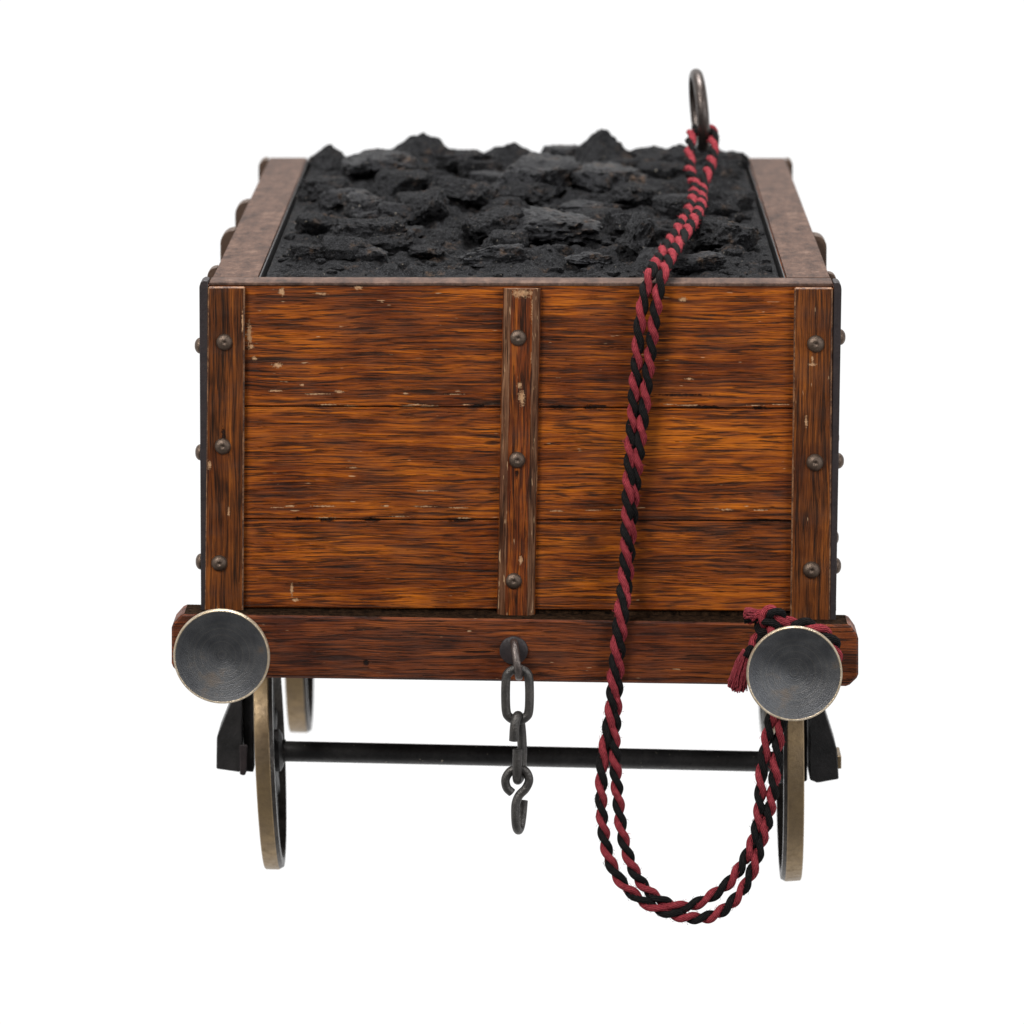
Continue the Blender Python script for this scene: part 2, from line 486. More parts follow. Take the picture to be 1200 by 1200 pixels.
ls = Vector(P(263, 520, -9))
M_strip_l = wood('oak_strip_left', 'Z', 2.0, light=(0.28, 0.085, 0.012), mid=(0.125, 0.035, 0.007), chips=[(284.5, 378, 1.5, 14, -10), (268, 600, 1.5, 6, -10), (245, 545, 2.5, 6, -10)],
                 holes=[(262, 510, 2.5, 10, -10)], origin=ls, pores=0.7, dens=0.8, shift=-0.02)
bm = bmesh.new()
prism(bm, [(239, 724), (285, 724), (287, 336), (243.5, 336)], -9, -0.4, bevel=1.8, wear=True)
strip = from_bm('corner_strip', bm, [M_strip_l, M_edge], wagon, origin=ls)
for x, y in ((263, 401), (261, 523), (257, 660)): rivet('rivet', P(x, y, -9), 9.6, strip)

rs = Vector(P(953, 520, -9))
M_strip_r = wood('oak_strip_right', 'Z', 3.0, light=(0.28, 0.085, 0.012), mid=(0.125, 0.035, 0.007), chips=[(952, 427, 5, 2.2, -10), (952, 420, 1.5, 4, -10), (945, 494, 2, 7, -10)], origin=rs, pores=0.7, dens=0.8, shift=-0.024)
bm = bmesh.new()
prism(bm, [(926, 727), (973, 729), (976, 337), (931, 337)], -9, -0.4, bevel=1.8, wear=True)
strip = from_bm('corner_strip', bm, [M_strip_r, M_edge], wagon, origin=rs)
for x, y in ((956, 403), (955, 542), (951, 668)): rivet('rivet', P(x, y, -9), 10.2, strip)

cs = Vector(P(607, 530, -15))
M_strip_c = wood('oak_strip_centre', 'Z', 5.0, light=(0.36, 0.105, 0.012), mid=(0.14, 0.030, 0.006),
                 chips=[(625, 362, 3, 17, -15), (624, 420, 2, 12, -15), (628, 560, 2.4, 18, -15), (611, 467, 4, 9, -15), (609, 452, 3, 4, -15), (610, 656, 2.2, 6, -15), (612, 344, 14, 5, -15), (627, 500, 1.6, 9, -15)],
                 holes=[(606, 556, 2, 5, -15), (596, 440, 1.2, 16, -15)], origin=cs, pores=0.9)
bm = bmesh.new()
# chamfered section, tapering slightly to the left at the bottom
def csec(px0, px1, py, top=False):
    a, d = P(px0, py, -6), P(px1, py, -6)
    w = d.x - a.x
    xs = [a.x, a.x + 1, a.x + 9.5, a.x + 12.5, d.x - 12, d.x - 9.5, d.x - 1, d.x]
    ys = [-0.4, -7, -15, -13.8, -13.8, -15, -7, -0.4]
    return [Vector((x, y, a.z)) for x, y in zip(xs, ys)]
secs = [csec(590, 634, 338), csec(588.5, 633, 390), csec(586, 630.5, 520), csec(584, 628, 640), csec(582, 627, 722)]
rows = [[bm.verts.new(v) for v in s_] for s_ in secs]
for A, B in zip(rows, rows[1:]):
    for k in range(7):
        f = bm.faces.new((A[k], A[k + 1], B[k + 1], B[k]))
        f.material_index = 1 if k in (1, 5) else 0
bm.faces.new(rows[0]).material_index = 1
bm.faces.new(rows[-1][::-1])
M_chamf = wood('chamfer_wood', 'Z', 9.0, dark=(0.030, 0.012, 0.006), mid=(0.105, 0.043, 0.020), light=(0.25, 0.135, 0.075), grey=0.3, origin=cs, pale=0.64)
strip = from_bm('centre_strip', bm, [M_strip_c, M_chamf], wagon, origin=cs)
for x, y in ((607, 396), (606, 539), (602, 681)): rivet('rivet', P(x, y, -13.5), 9.8, strip)

# ---- iron corner plates on the sides with bolts that stick out
def corner_plate(side, y0, y1, thick, rivs, xo):
    s_ = -1 if side == 'L' else 1
    bm = bmesh.new()
    xa, xb = sorted((xo, xo + s_ * thick))
    z1 = ZT + 1
    z0 = ZB - 2
    pts = []
    # outline in X-Z with a rounded outer top corner
    r = thick * 0.75
    out = xo + s_ * thick
    pts = [(xo + s_ * 0.5, z0), (out, z0), (out, z1 - r)]
    for k in range(1, 6):
        a = k / 5 * math.pi / 2
        pts.append((out - s_ * r * (1 - math.cos(a)), z1 - r + r * math.sin(a)))
    pts.append((xo + s_ * 0.5, z1))
    prism_pts(bm, pts, y0, y1, bevel=0.8)
    o = from_bm('corner_plate', bm, M_post, wagon, smooth=35)
    for p in rivs:
        rivet('rivet', Vector((out, (y0 + y1) / 2, p)), 9.5, o, '-X' if s_ < 0 else '+X')
    return o
XLp, XRp = P(243.5, 500, -6).x, P(976.5, 500, -6).x
for poly, rv, ax in (([(235.5, 718), (242.5, 718), (243.5, 329.5), (239, 328.5), (235, 331), (233.5, 336)], [(234, 405), (234, 530), (234.5, 658)], '-X'),
                     ([(972.5, 728), (979.5, 729), (986.3, 339), (985.5, 334), (982.5, 331), (977.3, 331)], [(985, 395), (982.5, 540), (980.5, 663)], '+X')):
    bm = bmesh.new(); prism(bm, poly, -8, 34, bevel=0.8)
    o = from_bm('corner_plate', bm, M_iron, wagon, smooth=35)
    for x, y in rv:
        p = P(x, y, 12); rivet('rivet', p, 9.5, o, ax)
corner_plate('L', LEN - 44, LEN + 3, 13, [ZT - 70, ZT - 200, ZT - 320], XL)
corner_plate('R', LEN - 44, LEN + 3, 9, [ZT - 70, ZT - 200, ZT - 320], XR)
# vertical straps along the sides, rounded on top
def strap(side, ypx, depth, out):
    s_ = -1 if side == 'L' else 1
    xo = XL if side == 'L' else XR
    y = PZ(600, ypx, ZT).y
    bm = bmesh.new()
    r = out * 0.9
    pts = [(xo + s_ * 0.3, ZB), (xo + s_ * out, ZB), (xo + s_ * out, ZT - 2 - r)]
    for k in range(1, 7):
        a = k / 6 * math.pi / 2
        pts.append((xo + s_ * (out - r * (1 - math.cos(a))), ZT - 2 - r + r * math.sin(a)))
    pts.append((xo + s_ * 0.3, ZT - 1.5))
    prism_pts(bm, pts, y, y + depth, bevel=1)
    o = from_bm('side_strap', bm, M_post, wagon, smooth=35)
    for z in (ZT - 70, ZT - 200, ZT - 320):
        rivet('rivet', Vector((xo + s_ * out, y + depth / 2, z)), 9.5, o, '-X' if s_ < 0 else '+X')
strap('L', 268, 44, 19); strap('L', 235, 44, 18); strap('L', 312, 30, 12)
strap('R', 274, 44, 16); strap('R', 318, 24, 10)

# ---- buffer beam
bo = Vector(P(600, 762, -42))
M_beam = wood('oak_beam', 'X', 7.0, dark=(0.022, 0.008, 0.005), mid=(0.13, 0.031, 0.008), light=(0.27, 0.070, 0.012), grey=0.3,
              holes=[(429, 777, 3.6, 4.2, -42), (560, 764, 22, 1.6, -42)], origin=bo, dens=0.85, pale=0.75, hole_amp=0.8)
bm = bmesh.new()
prism(bm, [(213, 793), (994, 804.5), (1006, 793), (1006, 746), (996, 732), (213, 719.5), (201, 733), (201, 780)], -42, 30, bevel=2.6, wear=False)
bmesh.ops.recalc_face_normals(bm, faces=bm.faces)
for f in bm.faces:
    if f.normal.z > 0.9 and f.calc_area() > 5000: f.material_index = 2
beam = from_bm('buffer_beam', bm, [M_beam, M_edge, M_dirt_shade], wagon, origin=bo)
bm = bmesh.new()
zb0, zb1 = P(600, 798, -42).z, P(600, 728, -42).z
box(bm, P(201, 760, -42).x, P(1006, 760, -42).x, LEN - 24, LEN + 30, zb0, zb1, bevel=2.5)
from_bm('buffer_beam', bm, M_beam, wagon)
for x in (P(330, 760, 0).x, P(900, 760, 0).x):     # sole bars under the floor
    bm = bmesh.new(); box(bm, x - 14, x + 14, 27, LEN - 25, zb0 + 14, zf0 - 0.5, bevel=1)
    from_bm('sole_bar', bm, M_black, wagon)

# ---- buffers
b = NB('turned_dark_metal')
gx = b.vec('MULTIPLY', b.co, (1, 0, 1))
rad = b.vec('LENGTH', gx, (0, 0, 0))
w = b.math('SINE', b.math('MULTIPLY', rad, 2.6))
rn_ = b.t.nodes.new('ShaderNodeCombineXYZ'); b.put(rn_.inputs[0], b.math('MULTIPLY', rad, 0.35))
rn = b.noise(rn_.outputs[0], 1, 4, 0.7)
gn = b.noise(b.co, 0.035, 4, 0.6); fine = b.noise(b.co, 0.7, 3, 0.7)
c = b.mix(b.rng(gn, 0.35, 0.65), (0.062, 0.064, 0.070), (0.098, 0.099, 0.103))
c = b.mix(b.rng(fine, 0.45, 0.7, 0, 0.5), c, (0.05, 0.05, 0.05))
c = b.mix(b.rng(rn, 0.5, 0.7, 0, 0.4), c, (0.17, 0.155, 0.135))
c = b.mix(b.rng(gn, 0.60, 0.75, 0, 0.35), c, (0.17, 0.11, 0.06))
h = b.math('ADD', b.math('MULTIPLY', w, 0.015), b.math('ADD', b.math('MULTIPLY', rn, 0.38), b.math('MULTIPLY', fine, 0.5)))
M_buf = b.set(color=c, rough=b.rng(gn, 0.3, 0.7, 0.36, 0.5), metal=0.75, normal=b.bump(h, 0.8))
M_bufrim = metal('bare_brass_edge', (0.50, 0.42, 0.32), (0.36, 0.28, 0.18), 0.35, 0.7, 0.08)
for (px, py, r, tilt, tx) in ((259.5, 769.5, 56.0, -2.5, 3.5), (931, 789.5, 55.5, 1.0, -1.5)):
    Yh = -135
    c0 = P(px, py, Yh)
    bm = bmesh.new()
    prof = [(0, 12), (r * 0.12, 11.4), (r * 0.3, 9.2), (r * 0.5, 6.6), (r * 0.75, 3.0), (r * 0.955, -0.8), (r * 0.97, -1.1), (r * 1.0, 0.7), (r * 1.0, 4.5),
            (r * 0.93, 10), (r * 0.6, 14), (r * 0.3, 20), (15, 27), (14, 40), (14, 62), (21, 64), (21, 92.5), (0, 92.5)]
    lathe(bm, prof, (0, 0, 0), 'Y', 96, mats=[0] * 5 + [1] * 4 + [2] * 8)
    bm.transform(Matrix.Rotation(math.radians(tilt), 4, 'Z') @ Matrix.Rotation(math.radians(tx), 4, 'X'))
    # keep the foot seated on the beam: shear back along the stem
    for v in bm.verts:
        if v.co.y > 60: v.co.y = min(v.co.y, 92.8)
    bm.transform(Matrix.Translation(c0))
    from_bm('buffer', bm, [M_buf, M_bufrim, M_black], wagon, origin=c0, smooth=50)

# ---- draw plate with its eye
bm = bmesh.new()
wp = P(602, 762, -42)
lathe(bm, [(0, -4.0), (14.5, -4.0), (16.5, -2.5), (16.8, 0.5), (0, 0.5)], wp, 'Y', 40)
plate = from_bm('draw_plate', bm, M_iron, wagon, origin=wp, smooth=40)
eye = [P(602, 755, -40), P(602, 753, -52), P(603, 757, -64), P(604.5, 768, -73), P(606.5, 781, -76), P(608, 791, -70),
       P(608, 793, -60), P(607, 789, -52)]
path, _ = smooth_path(eye, 1.2)
bm = bmesh.new(); tube(bm, path, 4.7, 14)
from_bm('draw_eye', bm, metal('eye_steel', (0.15, 0.125, 0.115), (0.085, 0.07, 0.065), 0.35, 0.85, 0.1), plate, smooth=60)

# ---- wheels and axles
RW = 145.0
def wheel(Y, x, w, z, side, camber=0.0):
    """x: outer tread edge; side: +1 when the inner face looks to +X"""
    c0 = Vector((x, Y, z)); s_ = side
    e = empty('wheel', c0)
    e.parent = wagon; e.location = (c0 - WPOS[wagon.name]) * S
    mt = Matrix.Translation(c0) @ Matrix.Rotation(math.radians(-camber), 4, 'Y') @ Matrix.Translation(-c0)
    bm = bmesh.new()
    W = w
    prof = [(RW - 20, 0), (RW - 1.6, 0), (RW, 1.2), (RW + 0.6, W * 0.5), (RW + 1.0, W - 1.0), (RW + 0.2, W + 0.2)]
    lathe(bm, [(r, a * s_) for r, a in prof], c0, 'X', 128)
    bm.transform(mt)
    from_bm('tyre', bm, M_brass, e, origin=c0, smooth=30)
    bm = bmesh.new()
    prof = [(RW + 0.2, W + 0.2), (RW - 2.0, W + 4.5), (RW - 12, W + 5), (RW - 16, W - 2), (RW - 20, 0.2)]
    lathe(bm, [(r, a * s_) for r, a in prof], c0, 'X', 128)
    bm.transform(mt)
    from_bm('rim', bm, M_face, e, origin=c0, smooth=30)
    bm = bmesh.new()
    for k in range(8):
        a = k * math.pi / 4 + 0.2
        d = Vector((0, math.cos(a), math.sin(a)))
        cx = c0 + Vector((s_ * W * 0.55, 0, 0))
        pth = [cx + d * t for t in (20, 60, 100, RW - 16)]
        tube(bm, pth, lambda t: 10 - 2.5 * t, 10, flat=0.8)
    lathe(bm, [(0, -3 * s_), (22, -3 * s_), (26, 2 * s_), (26, s_ * (W + 5)), (20, s_ * (W + 9)), (0, s_ * (W + 9))], c0, 'X', 32)
    bm.transform(mt)
    from_bm('spokes', bm, M_black, e, origin=c0, smooth=40)
    return c0
aL = P(334, 880, YA); aR = P(886, 893, YA)
YT = YA - RW * 0.186
xL0, xR0 = P(305.5, 1015, YT).x, P(937.5, 1025, YT).x
wheel(YA, xL0, 18, aL.z, 1, 2.3); wheel(YA, xR0, 20, aR.z, -1, 0.4)
rL, rR = P(345, 860, YR - 27), P(908, 858, YR - 27)
zrl = rL.z + RW / math.cos(math.radians(9)) * 0.985
wheel(YR, rL.x - 9, 24, zrl, 1, 1.2); wheel(YR, rR.x + 6, 20, zrl - 2, -1)
for Y, za, zb in ((YA, aL.z, aR.z), (YR, zrl, zrl - 2)):
    bm = bmesh.new()
    a = Vector((xL0 + 12, Y, za)); d = Vector((xR0 - 12, Y, zb))
    path = [a.lerp(d, t / 24) for t in range(25)]
    tube(bm, path, 12.6, 28)
    for p, q in ((a, d), (d, a)):
        u = (q - p).normalized()
        tube(bm, [p + u * 10, p + u * 18], 14.5, 24)
    from_bm('axle', bm, M_axle, wagon, smooth=50)

# ---- axle guards and boxes (outside the wheels)
def under(polys, Y, nub=None):
    for nm, poly, d0, d1, m in polys:
        bm = bmesh.new()
        prism(bm, poly, Y + d0, Y + d1, bevel=1.2)
        o = from_bm(nm, bm, m, wagon)
        if nm == 'axle_box' and nub:
            bm = bmesh.new(); prism(bm, nub, Y + d0 + 20, Y + d1 - 20, bevel=0.8)
            from_bm('bolt', bm, M_brass, o)
left = [('axle_box', [(253.5, 901), (281, 905), (283.5, 870), (282.5, 800), (271, 822), (254, 864)], -40, 60, M_black),
        ('axle_guard', [(286, 904), (297, 905), (296, 790), (285, 790)], -15, 25, M_black),
        ('brake_pin', [(281, 908), (287, 909), (289, 904), (290, 873), (280.5, 873)], -46, -41, M_iron)]
right = [('axle_box', [(949, 914), (958, 917.5), (983, 913), (981, 879), (967, 835), (962, 800), (949, 800)], -40, 60, M_black),
         ('axle_guard', [(940.5, 917), (946, 915), (946, 790), (940.5, 790)], -15, 25, M_black)]
under(left, YA)
under(right, YA, [(981.5, 901), (986, 901), (986, 886), (981, 886)])
# the far axle has the same fittings
def shift_px(poly, Y0, Y1):
    r = []
    for x, y in poly:
        p = P(x, y, Y0); r.append((p.x, p.z))
    return r
for polys in (left, right):
    for nm, poly, d0, d1, m in polys[:2]:
        bm = bmesh.new(); prism_pts(bm, shift_px(poly, YA + d0, 0), YR + d0, YR + d1, bevel=1.2)
        from_bm(nm, bm, m, wagon)

# ------------------------------------------------------------------ coupling chain
M_chain = metal('chain_iron', (0.055, 0.052, 0.050), (0.095, 0.088, 0.082), 0.42, 0.8, 0.08, 0.7)
co0 = P(606, 785, -62)
chain = empty('coupling_chain', co0, 'short dark iron coupling chain with open hook hanging from the eye on the beam', 'chain')
YC = -66
def oval(cx, top, bot, w, Y, r, yawdeg=0, lean=0, n=26, gap=0.0):
    """oval link; px centre line extents"""
    c = P(cx, (top + bot) / 2, Y)
    hz = (bot - top) / 2 / 1.0
    hw = w / 2
    pts = []
    for k in range(n):
        a = 2 * math.pi * k / n
        # stadium
        x = hw * math.cos(a)
        z = (hz - hw) * (1 if math.sin(a) > 0 else -1) * min(1, abs(math.sin(a)) * 3) + hw * math.sin(a)
        pts.append(Vector((x, 0, z)))
    m = Matrix.Rotation(math.radians(yawdeg), 3, 'Z') @ Matrix.Rotation(math.radians(lean), 3, 'Y')
    return [c + m @ p for p in pts]
bm = bmesh.new()
path, _ = smooth_path(oval(606.5, 783.5, 844.5, 28, YC, 5), 1.5, closed=True)
tube(bm, path, 5.4, 14, closed=True)
from_bm('link', bm, M_chain, chain, smooth=60)
# second link: bent from wire, seen nearly edge-on, its ends overlap
def wire(name, pts, r, sides=14):
    path, _ = smooth_path(pts, 1.3)
    bm = bmesh.new(); tube(bm, path, r, sides)
    return from_bm(name, bm, M_chain, chain, smooth=60)
wire('link', [P(602, 868, -78), P(603, 852, -79), P(605, 842, -76), P(607, 838.5, -68), P(609, 842, -60), P(611, 858, -56), P(612, 880, -56),
              P(611, 900, -57), P(609, 911, -60), P(606.5, 914, -68), P(606, 908, -76), P(606, 893, -79), P(606.5, 878, -79)], 5.6)
wire('hook', [P(600, 929, -68), P(594, 923, -69), P(592.5, 913, -70), P(598, 904, -70), P(607, 901, -70), P(616, 904, -70), P(620, 914, -70),
              P(616, 924, -70), P(608.5, 932, -70), P(604.5, 942, -71), P(604, 956, -72), P(605, 968, -70), P(607.5, 973, -62), P(610, 968, -54),
              P(612, 955, -50), P(613.5, 938, -49)], 5.2)

# ------------------------------------------------------------------ coal
random.seed(11)
def coal_mat(name, gloss):
    b = NB(name)
    n1 = b.noise(b.co, 0.03, 5, 0.6); n2 = b.noise(b.co, 0.16, 5, 0.7); n3 = b.noise(b.co, 0.55, 4, 0.75)
    v1 = b.voro(b.co, 0.13)
    c = b.mix(b.rng(n2, 0.38, 0.68), (0.005, 0.005, 0.0055), (0.018, 0.018, 0.020) if gloss else (0.032, 0.032, 0.0345))
    c = b.mix(b.rng(n3, 0.56, 0.68, 0, 0.8), c, (0.12, 0.12, 0.13))  # grey specks: small glints painted into the colour
    c = b.mix(b.math('MULTIPLY', b.rng(n1, 0.57, 0.68), b.rng(n2, 0.46, 0.60, 0, 0.8)), c, (0.11, 0.068, 0.042))
    c = b.mix(b.rng(b.noise(b.co, 0.25, 2, 0.5), 0.735, 0.76), c, (0.38, 0.34, 0.28))
    hh = b.math('ADD', b.math('MULTIPLY', n2, 1.0), b.math('ADD', b.math('MULTIPLY', n3, 0.5), b.math('MULTIPLY', v1, 0.3)))
    if gloss: return b.set(color=c, rough=b.rng(n3, 0.35, 0.65, 0.28, 0.55), spec=0.10, normal=b.bump(hh, 5))
    return b.set(color=c, rough=b.rng(n3, 0.45, 0.68, 0.85, 0.32), spec=0.10, normal=b.bump(hh, 12))
M_coal = coal_mat('coal', False)
M_gloss = coal_mat('shiny_coal', True)

cx0, cx1 = XLi + 2.6, XRi - 2.6
cy0, cy1 = 57.0, LEN - 38.0
coal_o = Vector(((cx0 + cx1) / 2, (cy0 + cy1) / 2, ZT - 40))
coal = empty('coal_load', coal_o, 'heaped load of dull black coal lumps and dust filling the wooden wagon', 'coal')
def fbm(x, y, s, o=0, oct=4):
    return noise.fractal(Vector((x * s + o, y * s - o, o * 0.37)), 0.85, 2.1, oct)
def coal_h(x, y):
    e = min((x - cx0) / 46, (cx1 - x) / 36, (y - cy0) / 160, 1.0)
    e = max(0.0, e); e2 = e * e * (3 - 2 * e)
    d, pts = noise.voronoi(Vector((x * 0.021 + 3 + 0.25 * fbm(x, y, .03, 7), y * 0.017 + 0.25 * fbm(x, y, .03, 2), 0.0)))
    cell = noise.cell(pts[0] * 7.3)
    plate_ = cell * 11 * min(1, (d[1] - d[0]) * 3.2)
    d2, p2 = noise.voronoi(Vector((x * 0.06 + 9, y * 0.05, 1.0)))
    small = noise.cell(p2[0] * 5.1) * 6 * min(1, (d2[1] - d2[0]) * 3)
    big = 7 * fbm(x, y, 0.008, 4, 2)
    fine_ = 3.2 * fbm(x, y, 0.07, 1, 4)
    return ZT - 6 + e2 * (0 + big + plate_ + small) + fine_ * (0.35 + 0.65 * e2) + e2 * 2
NX, NY = 220, 420
me = bpy.data.meshes.new('coal_bed')
vs, fs = [], []
for j in range(NY + 1):
    y = cy0 + (cy1 - cy0) * j / NY
    for i in range(NX + 1):
        x = cx0 + (cx1 - cx0) * i / NX
        z = coal_h(x, y)
        if i in (0, NX) or j in (0, NY): z = ZT - 30
        vs.append((x, y, z))
for j in range(NY):
    for i in range(NX):
        a = j * (NX + 1) + i
        fs.append((a, a + 1, a + NX + 2, a + NX + 1))
me.from_pydata(vs, [], fs)
for p in me.polygons: p.use_smooth = True
link_mesh('coal_bed', me, M_coal, coal, coal_o)

def rock(center, size, seed, parent, flat=0.55, sub=4, rot=None, peak=False, into=None):
    rnd = random.Random(seed)
    bm = bmesh.new()
    bmesh.ops.create_icosphere(bm, subdivisions=sub, radius=1.0)
    planes = []
    for _ in range(11):
        nrm = Vector((rnd.gauss(0, 1), rnd.gauss(0, 1), rnd.gauss(0, 1))).normalized()
        planes.append((nrm, rnd.uniform(0.55, 0.85)))
    planes.append((Vector((rnd.gauss(0, .12), rnd.gauss(0, .12) - 0.1, 1)).normalized(), rnd.uniform(0.5, 0.75)))
    if peak:
        planes = [(Vector((math.cos(t), math.sin(t), rnd.uniform(0.7, 1.3))).normalized(), rnd.uniform(0.42, 0.58)) for t in [k * 1.25 + rnd.uniform(-.3, .3) for k in range(5)]]
    off = Vector((seed * 3.1, seed * 1.7, seed))
    for v in bm.verts:
        p = v.co.copy()
        for nrm, d in planes:
            k = p.dot(nrm)
            if k > d: p -= nrm * (k - d) * 0.93
        p *= 1 + 0.14 * noise.fractal(p * 2.3 + off, 0.8, 2.2, 3) + 0.085 * noise.fractal(p * 7 + off, 0.6, 2.1, 4)
        v.co = p
    sx_, sy_, sz_ = size
    m = Matrix.Translation(center) @ Matrix.Rotation(rot if rot is not None else rnd.uniform(0, 6.28), 4, 'Z') @ Matrix.Diagonal((sx_, sy_, sz_, 1))
    bm.transform(m)
    if into is not None:
        me_ = bpy.data.meshes.new('tmp'); bm.to_mesh(me_); bm.free(); into.from_mesh(me_); bpy.data.meshes.remove(me_)
        return
    return from_bm('coal_lump', bm, M_gloss if seed % 4 == 1 or seed in (14, 24) else M_coal, parent, origin=center, smooth=38)
# prominent lumps, placed where they lie: (px, py of middle, half width, half depth, half height)
key = [(438, 280, 54, 40, 28), (578, 268, 44, 36, 30), (428, 243, 30, 36, 20), (500, 248, 44, 44, 28), (748, 284, 29, 34, 30), (848, 280, 44, 42, 26),
       (585, 300, 48, 24, 14), (495, 176, 52, 60, 38, 1), (700, 180, 42, 60, 40, 1), (388, 181, 24, 40, 24, 1), (628, 214, 62, 70, 34), (707, 214, 54, 56, 28),
       (366, 262, 22, 22, 15), (362, 298, 26, 22, 13), (648, 268, 66, 56, 26), (790, 246, 30, 38, 20), (600, 180, 60, 60, 26, 1), (548, 228, 44, 46, 26),
       (440, 196, 56, 56, 24), (768, 180, 44, 50, 26), (850, 180, 34, 40, 16), (815, 308, 38, 20, 12), (690, 303, 30, 20, 9), (470, 218, 36, 40, 26),
       (860, 236, 26, 36, 16), (380, 222, 34, 44, 20), (826, 176, 28, 34, 22, 1), (740, 230, 34, 36, 20), (500, 296, 22, 16, 9), (548, 180, 40, 44, 22), (660, 178, 36, 44, 26)]
for i, kk in enumerate(key):
    px, py, a, d, h = kk[:5]
    p = PZ(px, py, ZT + h * 0.4)
    d *= 1.7
    p.y = min(p.y, cy1 - d * 0.6)
    back = py < 182
    pk = len(kk) > 5
    rock(Vector((p.x, p.y, ZT + h * (0.20 if back else 0.42))), (a * (1.25 if pk else 1), d, h * (1.45 if pk else 1.0 if back else 1.22)), i + 3, coal,
         rot=random.uniform(-0.35, 0.35), sub=5, peak=pk)
for i in range(64):
    x = random.uniform(cx0 + 44, cx1 - 38); y = cy0 + 130 + (cy1 - cy0 - 170) * random.random() ** 1.1
    s_ = random.uniform(14, 34)
    z = coal_h(x, y)
    rock(Vector((x, y, z + s_ * 0.28)), (s_ * random.uniform(1.0, 1.5), s_ * 1.3, s_ * random.uniform(0.5, 0.85)), 100 + i, coal, sub=4)
rub = bmesh.new()
for i in range(620):
    x = random.uniform(cx0 + 8, cx1 - 8); y = cy0 + 12 + (cy1 - cy0 - 30) * random.random() ** 1.25
    s_ = 1.8 + 8 * random.random() ** 2.2
    z = coal_h(x, y)
    rock(Vector((x, y, z + s_ * 0.2)), (s_ * random.uniform(0.9, 1.6), s_ * 1.2, s_ * random.uniform(0.6, 1.0)), 300 + i, coal, sub=2, into=rub)
ro = from_bm('coal_rubble', rub, M_coal, coal, origin=coal_o, smooth=38)
ro['kind'] = 'stuff'

# ------------------------------------------------------------------ metal ring standing at the back
RY = 1050.0                       # the ring stands on the coal towards the far end
ring_c = P(819.5, 121, RY)
ring_top = P(819.5, 80, RY).z
pts = []
for k in range(32):
    a = 2 * math.pi * k / 32
    pts.append(Vector((0, 44 * math.cos(a), 48 * math.sin(a))))
mrot = Matrix.Rotation(math.radians(5), 3, 'Z') @ Matrix.Rotation(math.radians(-5), 3, 'Y')
off = ring_c + Vector((0, 0, ring_top - ring_c.z - 48 - 8))
path, _ = smooth_path([off + mrot @ p for p in pts], 2, closed=True)
bm = bmesh.new(); tube(bm, path, 8.0, 18, closed=True)
ringo = from_bm('metal_ring', bm, M_ring, None, origin=off, smooth=60)
ringo['label'] = 'worn steel ring upright above the far coal with the cord through it'
ringo['category'] = 'ring'

# ------------------------------------------------------------------ cord
def yarn(name, base_c, hi):
    b = NB(name)
    sx_ = b.t.nodes.new('ShaderNodeSeparateXYZ'); b.put(sx_.inputs[0], b.uv)
    ph = b.math('ADD', b.math('MULTIPLY', sx_.outputs[0], 2 * math.pi * 13), b.math('MULTIPLY', sx_.outputs[1], 0.55))
    wv = b.math('SINE', ph)
    n = b.noise(b.co, 0.25, 4, 0.7); nf = b.noise(b.co, 1.2, 2, 0.6)
    f = b.math('ADD', b.math('MULTIPLY', wv, 0.2), n)
    c = b.mix(b.rng(f, 0.25, 0.8), base_c, hi)
    h = b.math('ADD', b.math('MULTIPLY', wv, 0.5), nf)
    return b.set(color=c, rough=0.9, spec=0.05, normal=b.bump(h, 1.3))
M_red = yarn('red_yarn', (0.15, 0.017, 0.024), (0.43, 0.066, 0.080))
M_blk = yarn('black_yarn', (0.006, 0.006, 0.006), (0.022, 0.020, 0.020))

cord_o = P(730, 700, -30)
cord = empty('cord', cord_o, 'doubled red and black twisted cord hanging down the front and knotted round the right buffer', 'cord')
def fuzz(bm, path, r, count, mat, length=6):
    for _ in range(count):
        i = random.randrange(2, len(path) - 2)
        t = (path[i + 1] - path[i - 1]).normalized()
        d = Vector((random.gauss(0, 1), random.gauss(0, 1), random.gauss(0, 1)))
        d = (d - t * d.dot(t)).normalized()
        s0 = path[i] + d * r * 0.9
        e = s0 + d * random.uniform(1, length * 0.5) + t * random.uniform(-length, length)
        m = s0.lerp(e, 0.5) + d * 0.8
        tube(bm, [s0, m, e], 0.22, 3, mat=mat)
def twisted(name, pts, phase=0.0, pitch_=38.0, rh=3.45, rp=4.15, parent=None, step=1.6, scale=None, hand=-1, pf=None):
    path, L = smooth_path(pts, step)
    T, N, B = frames(path)
    n = len(path)
    bm = bmesh.new(); uvl = bm.loops.layers.uv.new('UVMap')
    tw, acc = [], 0.0
    for i in range(n):
        tw.append(acc)
        acc += 2 * math.pi * (L / (n - 1)) / (pf(path[i]) if pf else pitch_)
    for ply in range(2):
        th0 = phase + math.pi * ply
        pp = []
        for i, p in enumerate(path):
            s_ = L * i / (n - 1)
            th = th0 + hand * tw[i] + 0.7 * math.sin(s_ * 0.011 + phase) + 0.4 * math.sin(s_ * 0.037 + 2 * phase)
            k = scale(i / (n - 1)) if scale else 1.0
            pp.append(p + (N[i] * math.cos(th) + B[i] * math.sin(th)) * rh * k)
        wob = [1 + 0.13 * noise.noise(Vector((i * 0.12, ply * 5 + phase, 0))) for i in range(n)]
        rr = lambda t: rp * wob[min(n - 1, int(t * (n - 1)))] * (scale(t) if scale else 1.0)
        tube(bm, pp, rr, 12, mat=ply, uvl=uvl)
        fuzz(bm, pp, rp, int(L * 0.4), ply)
    return from_bm(name, bm, [M_red, M_blk], parent or cord, smooth=80)
def over_coal(px, py, lift):
    return PZ(px, py, ZT + lift)
ring_bot = off.z - 46
yq = off.y - 10
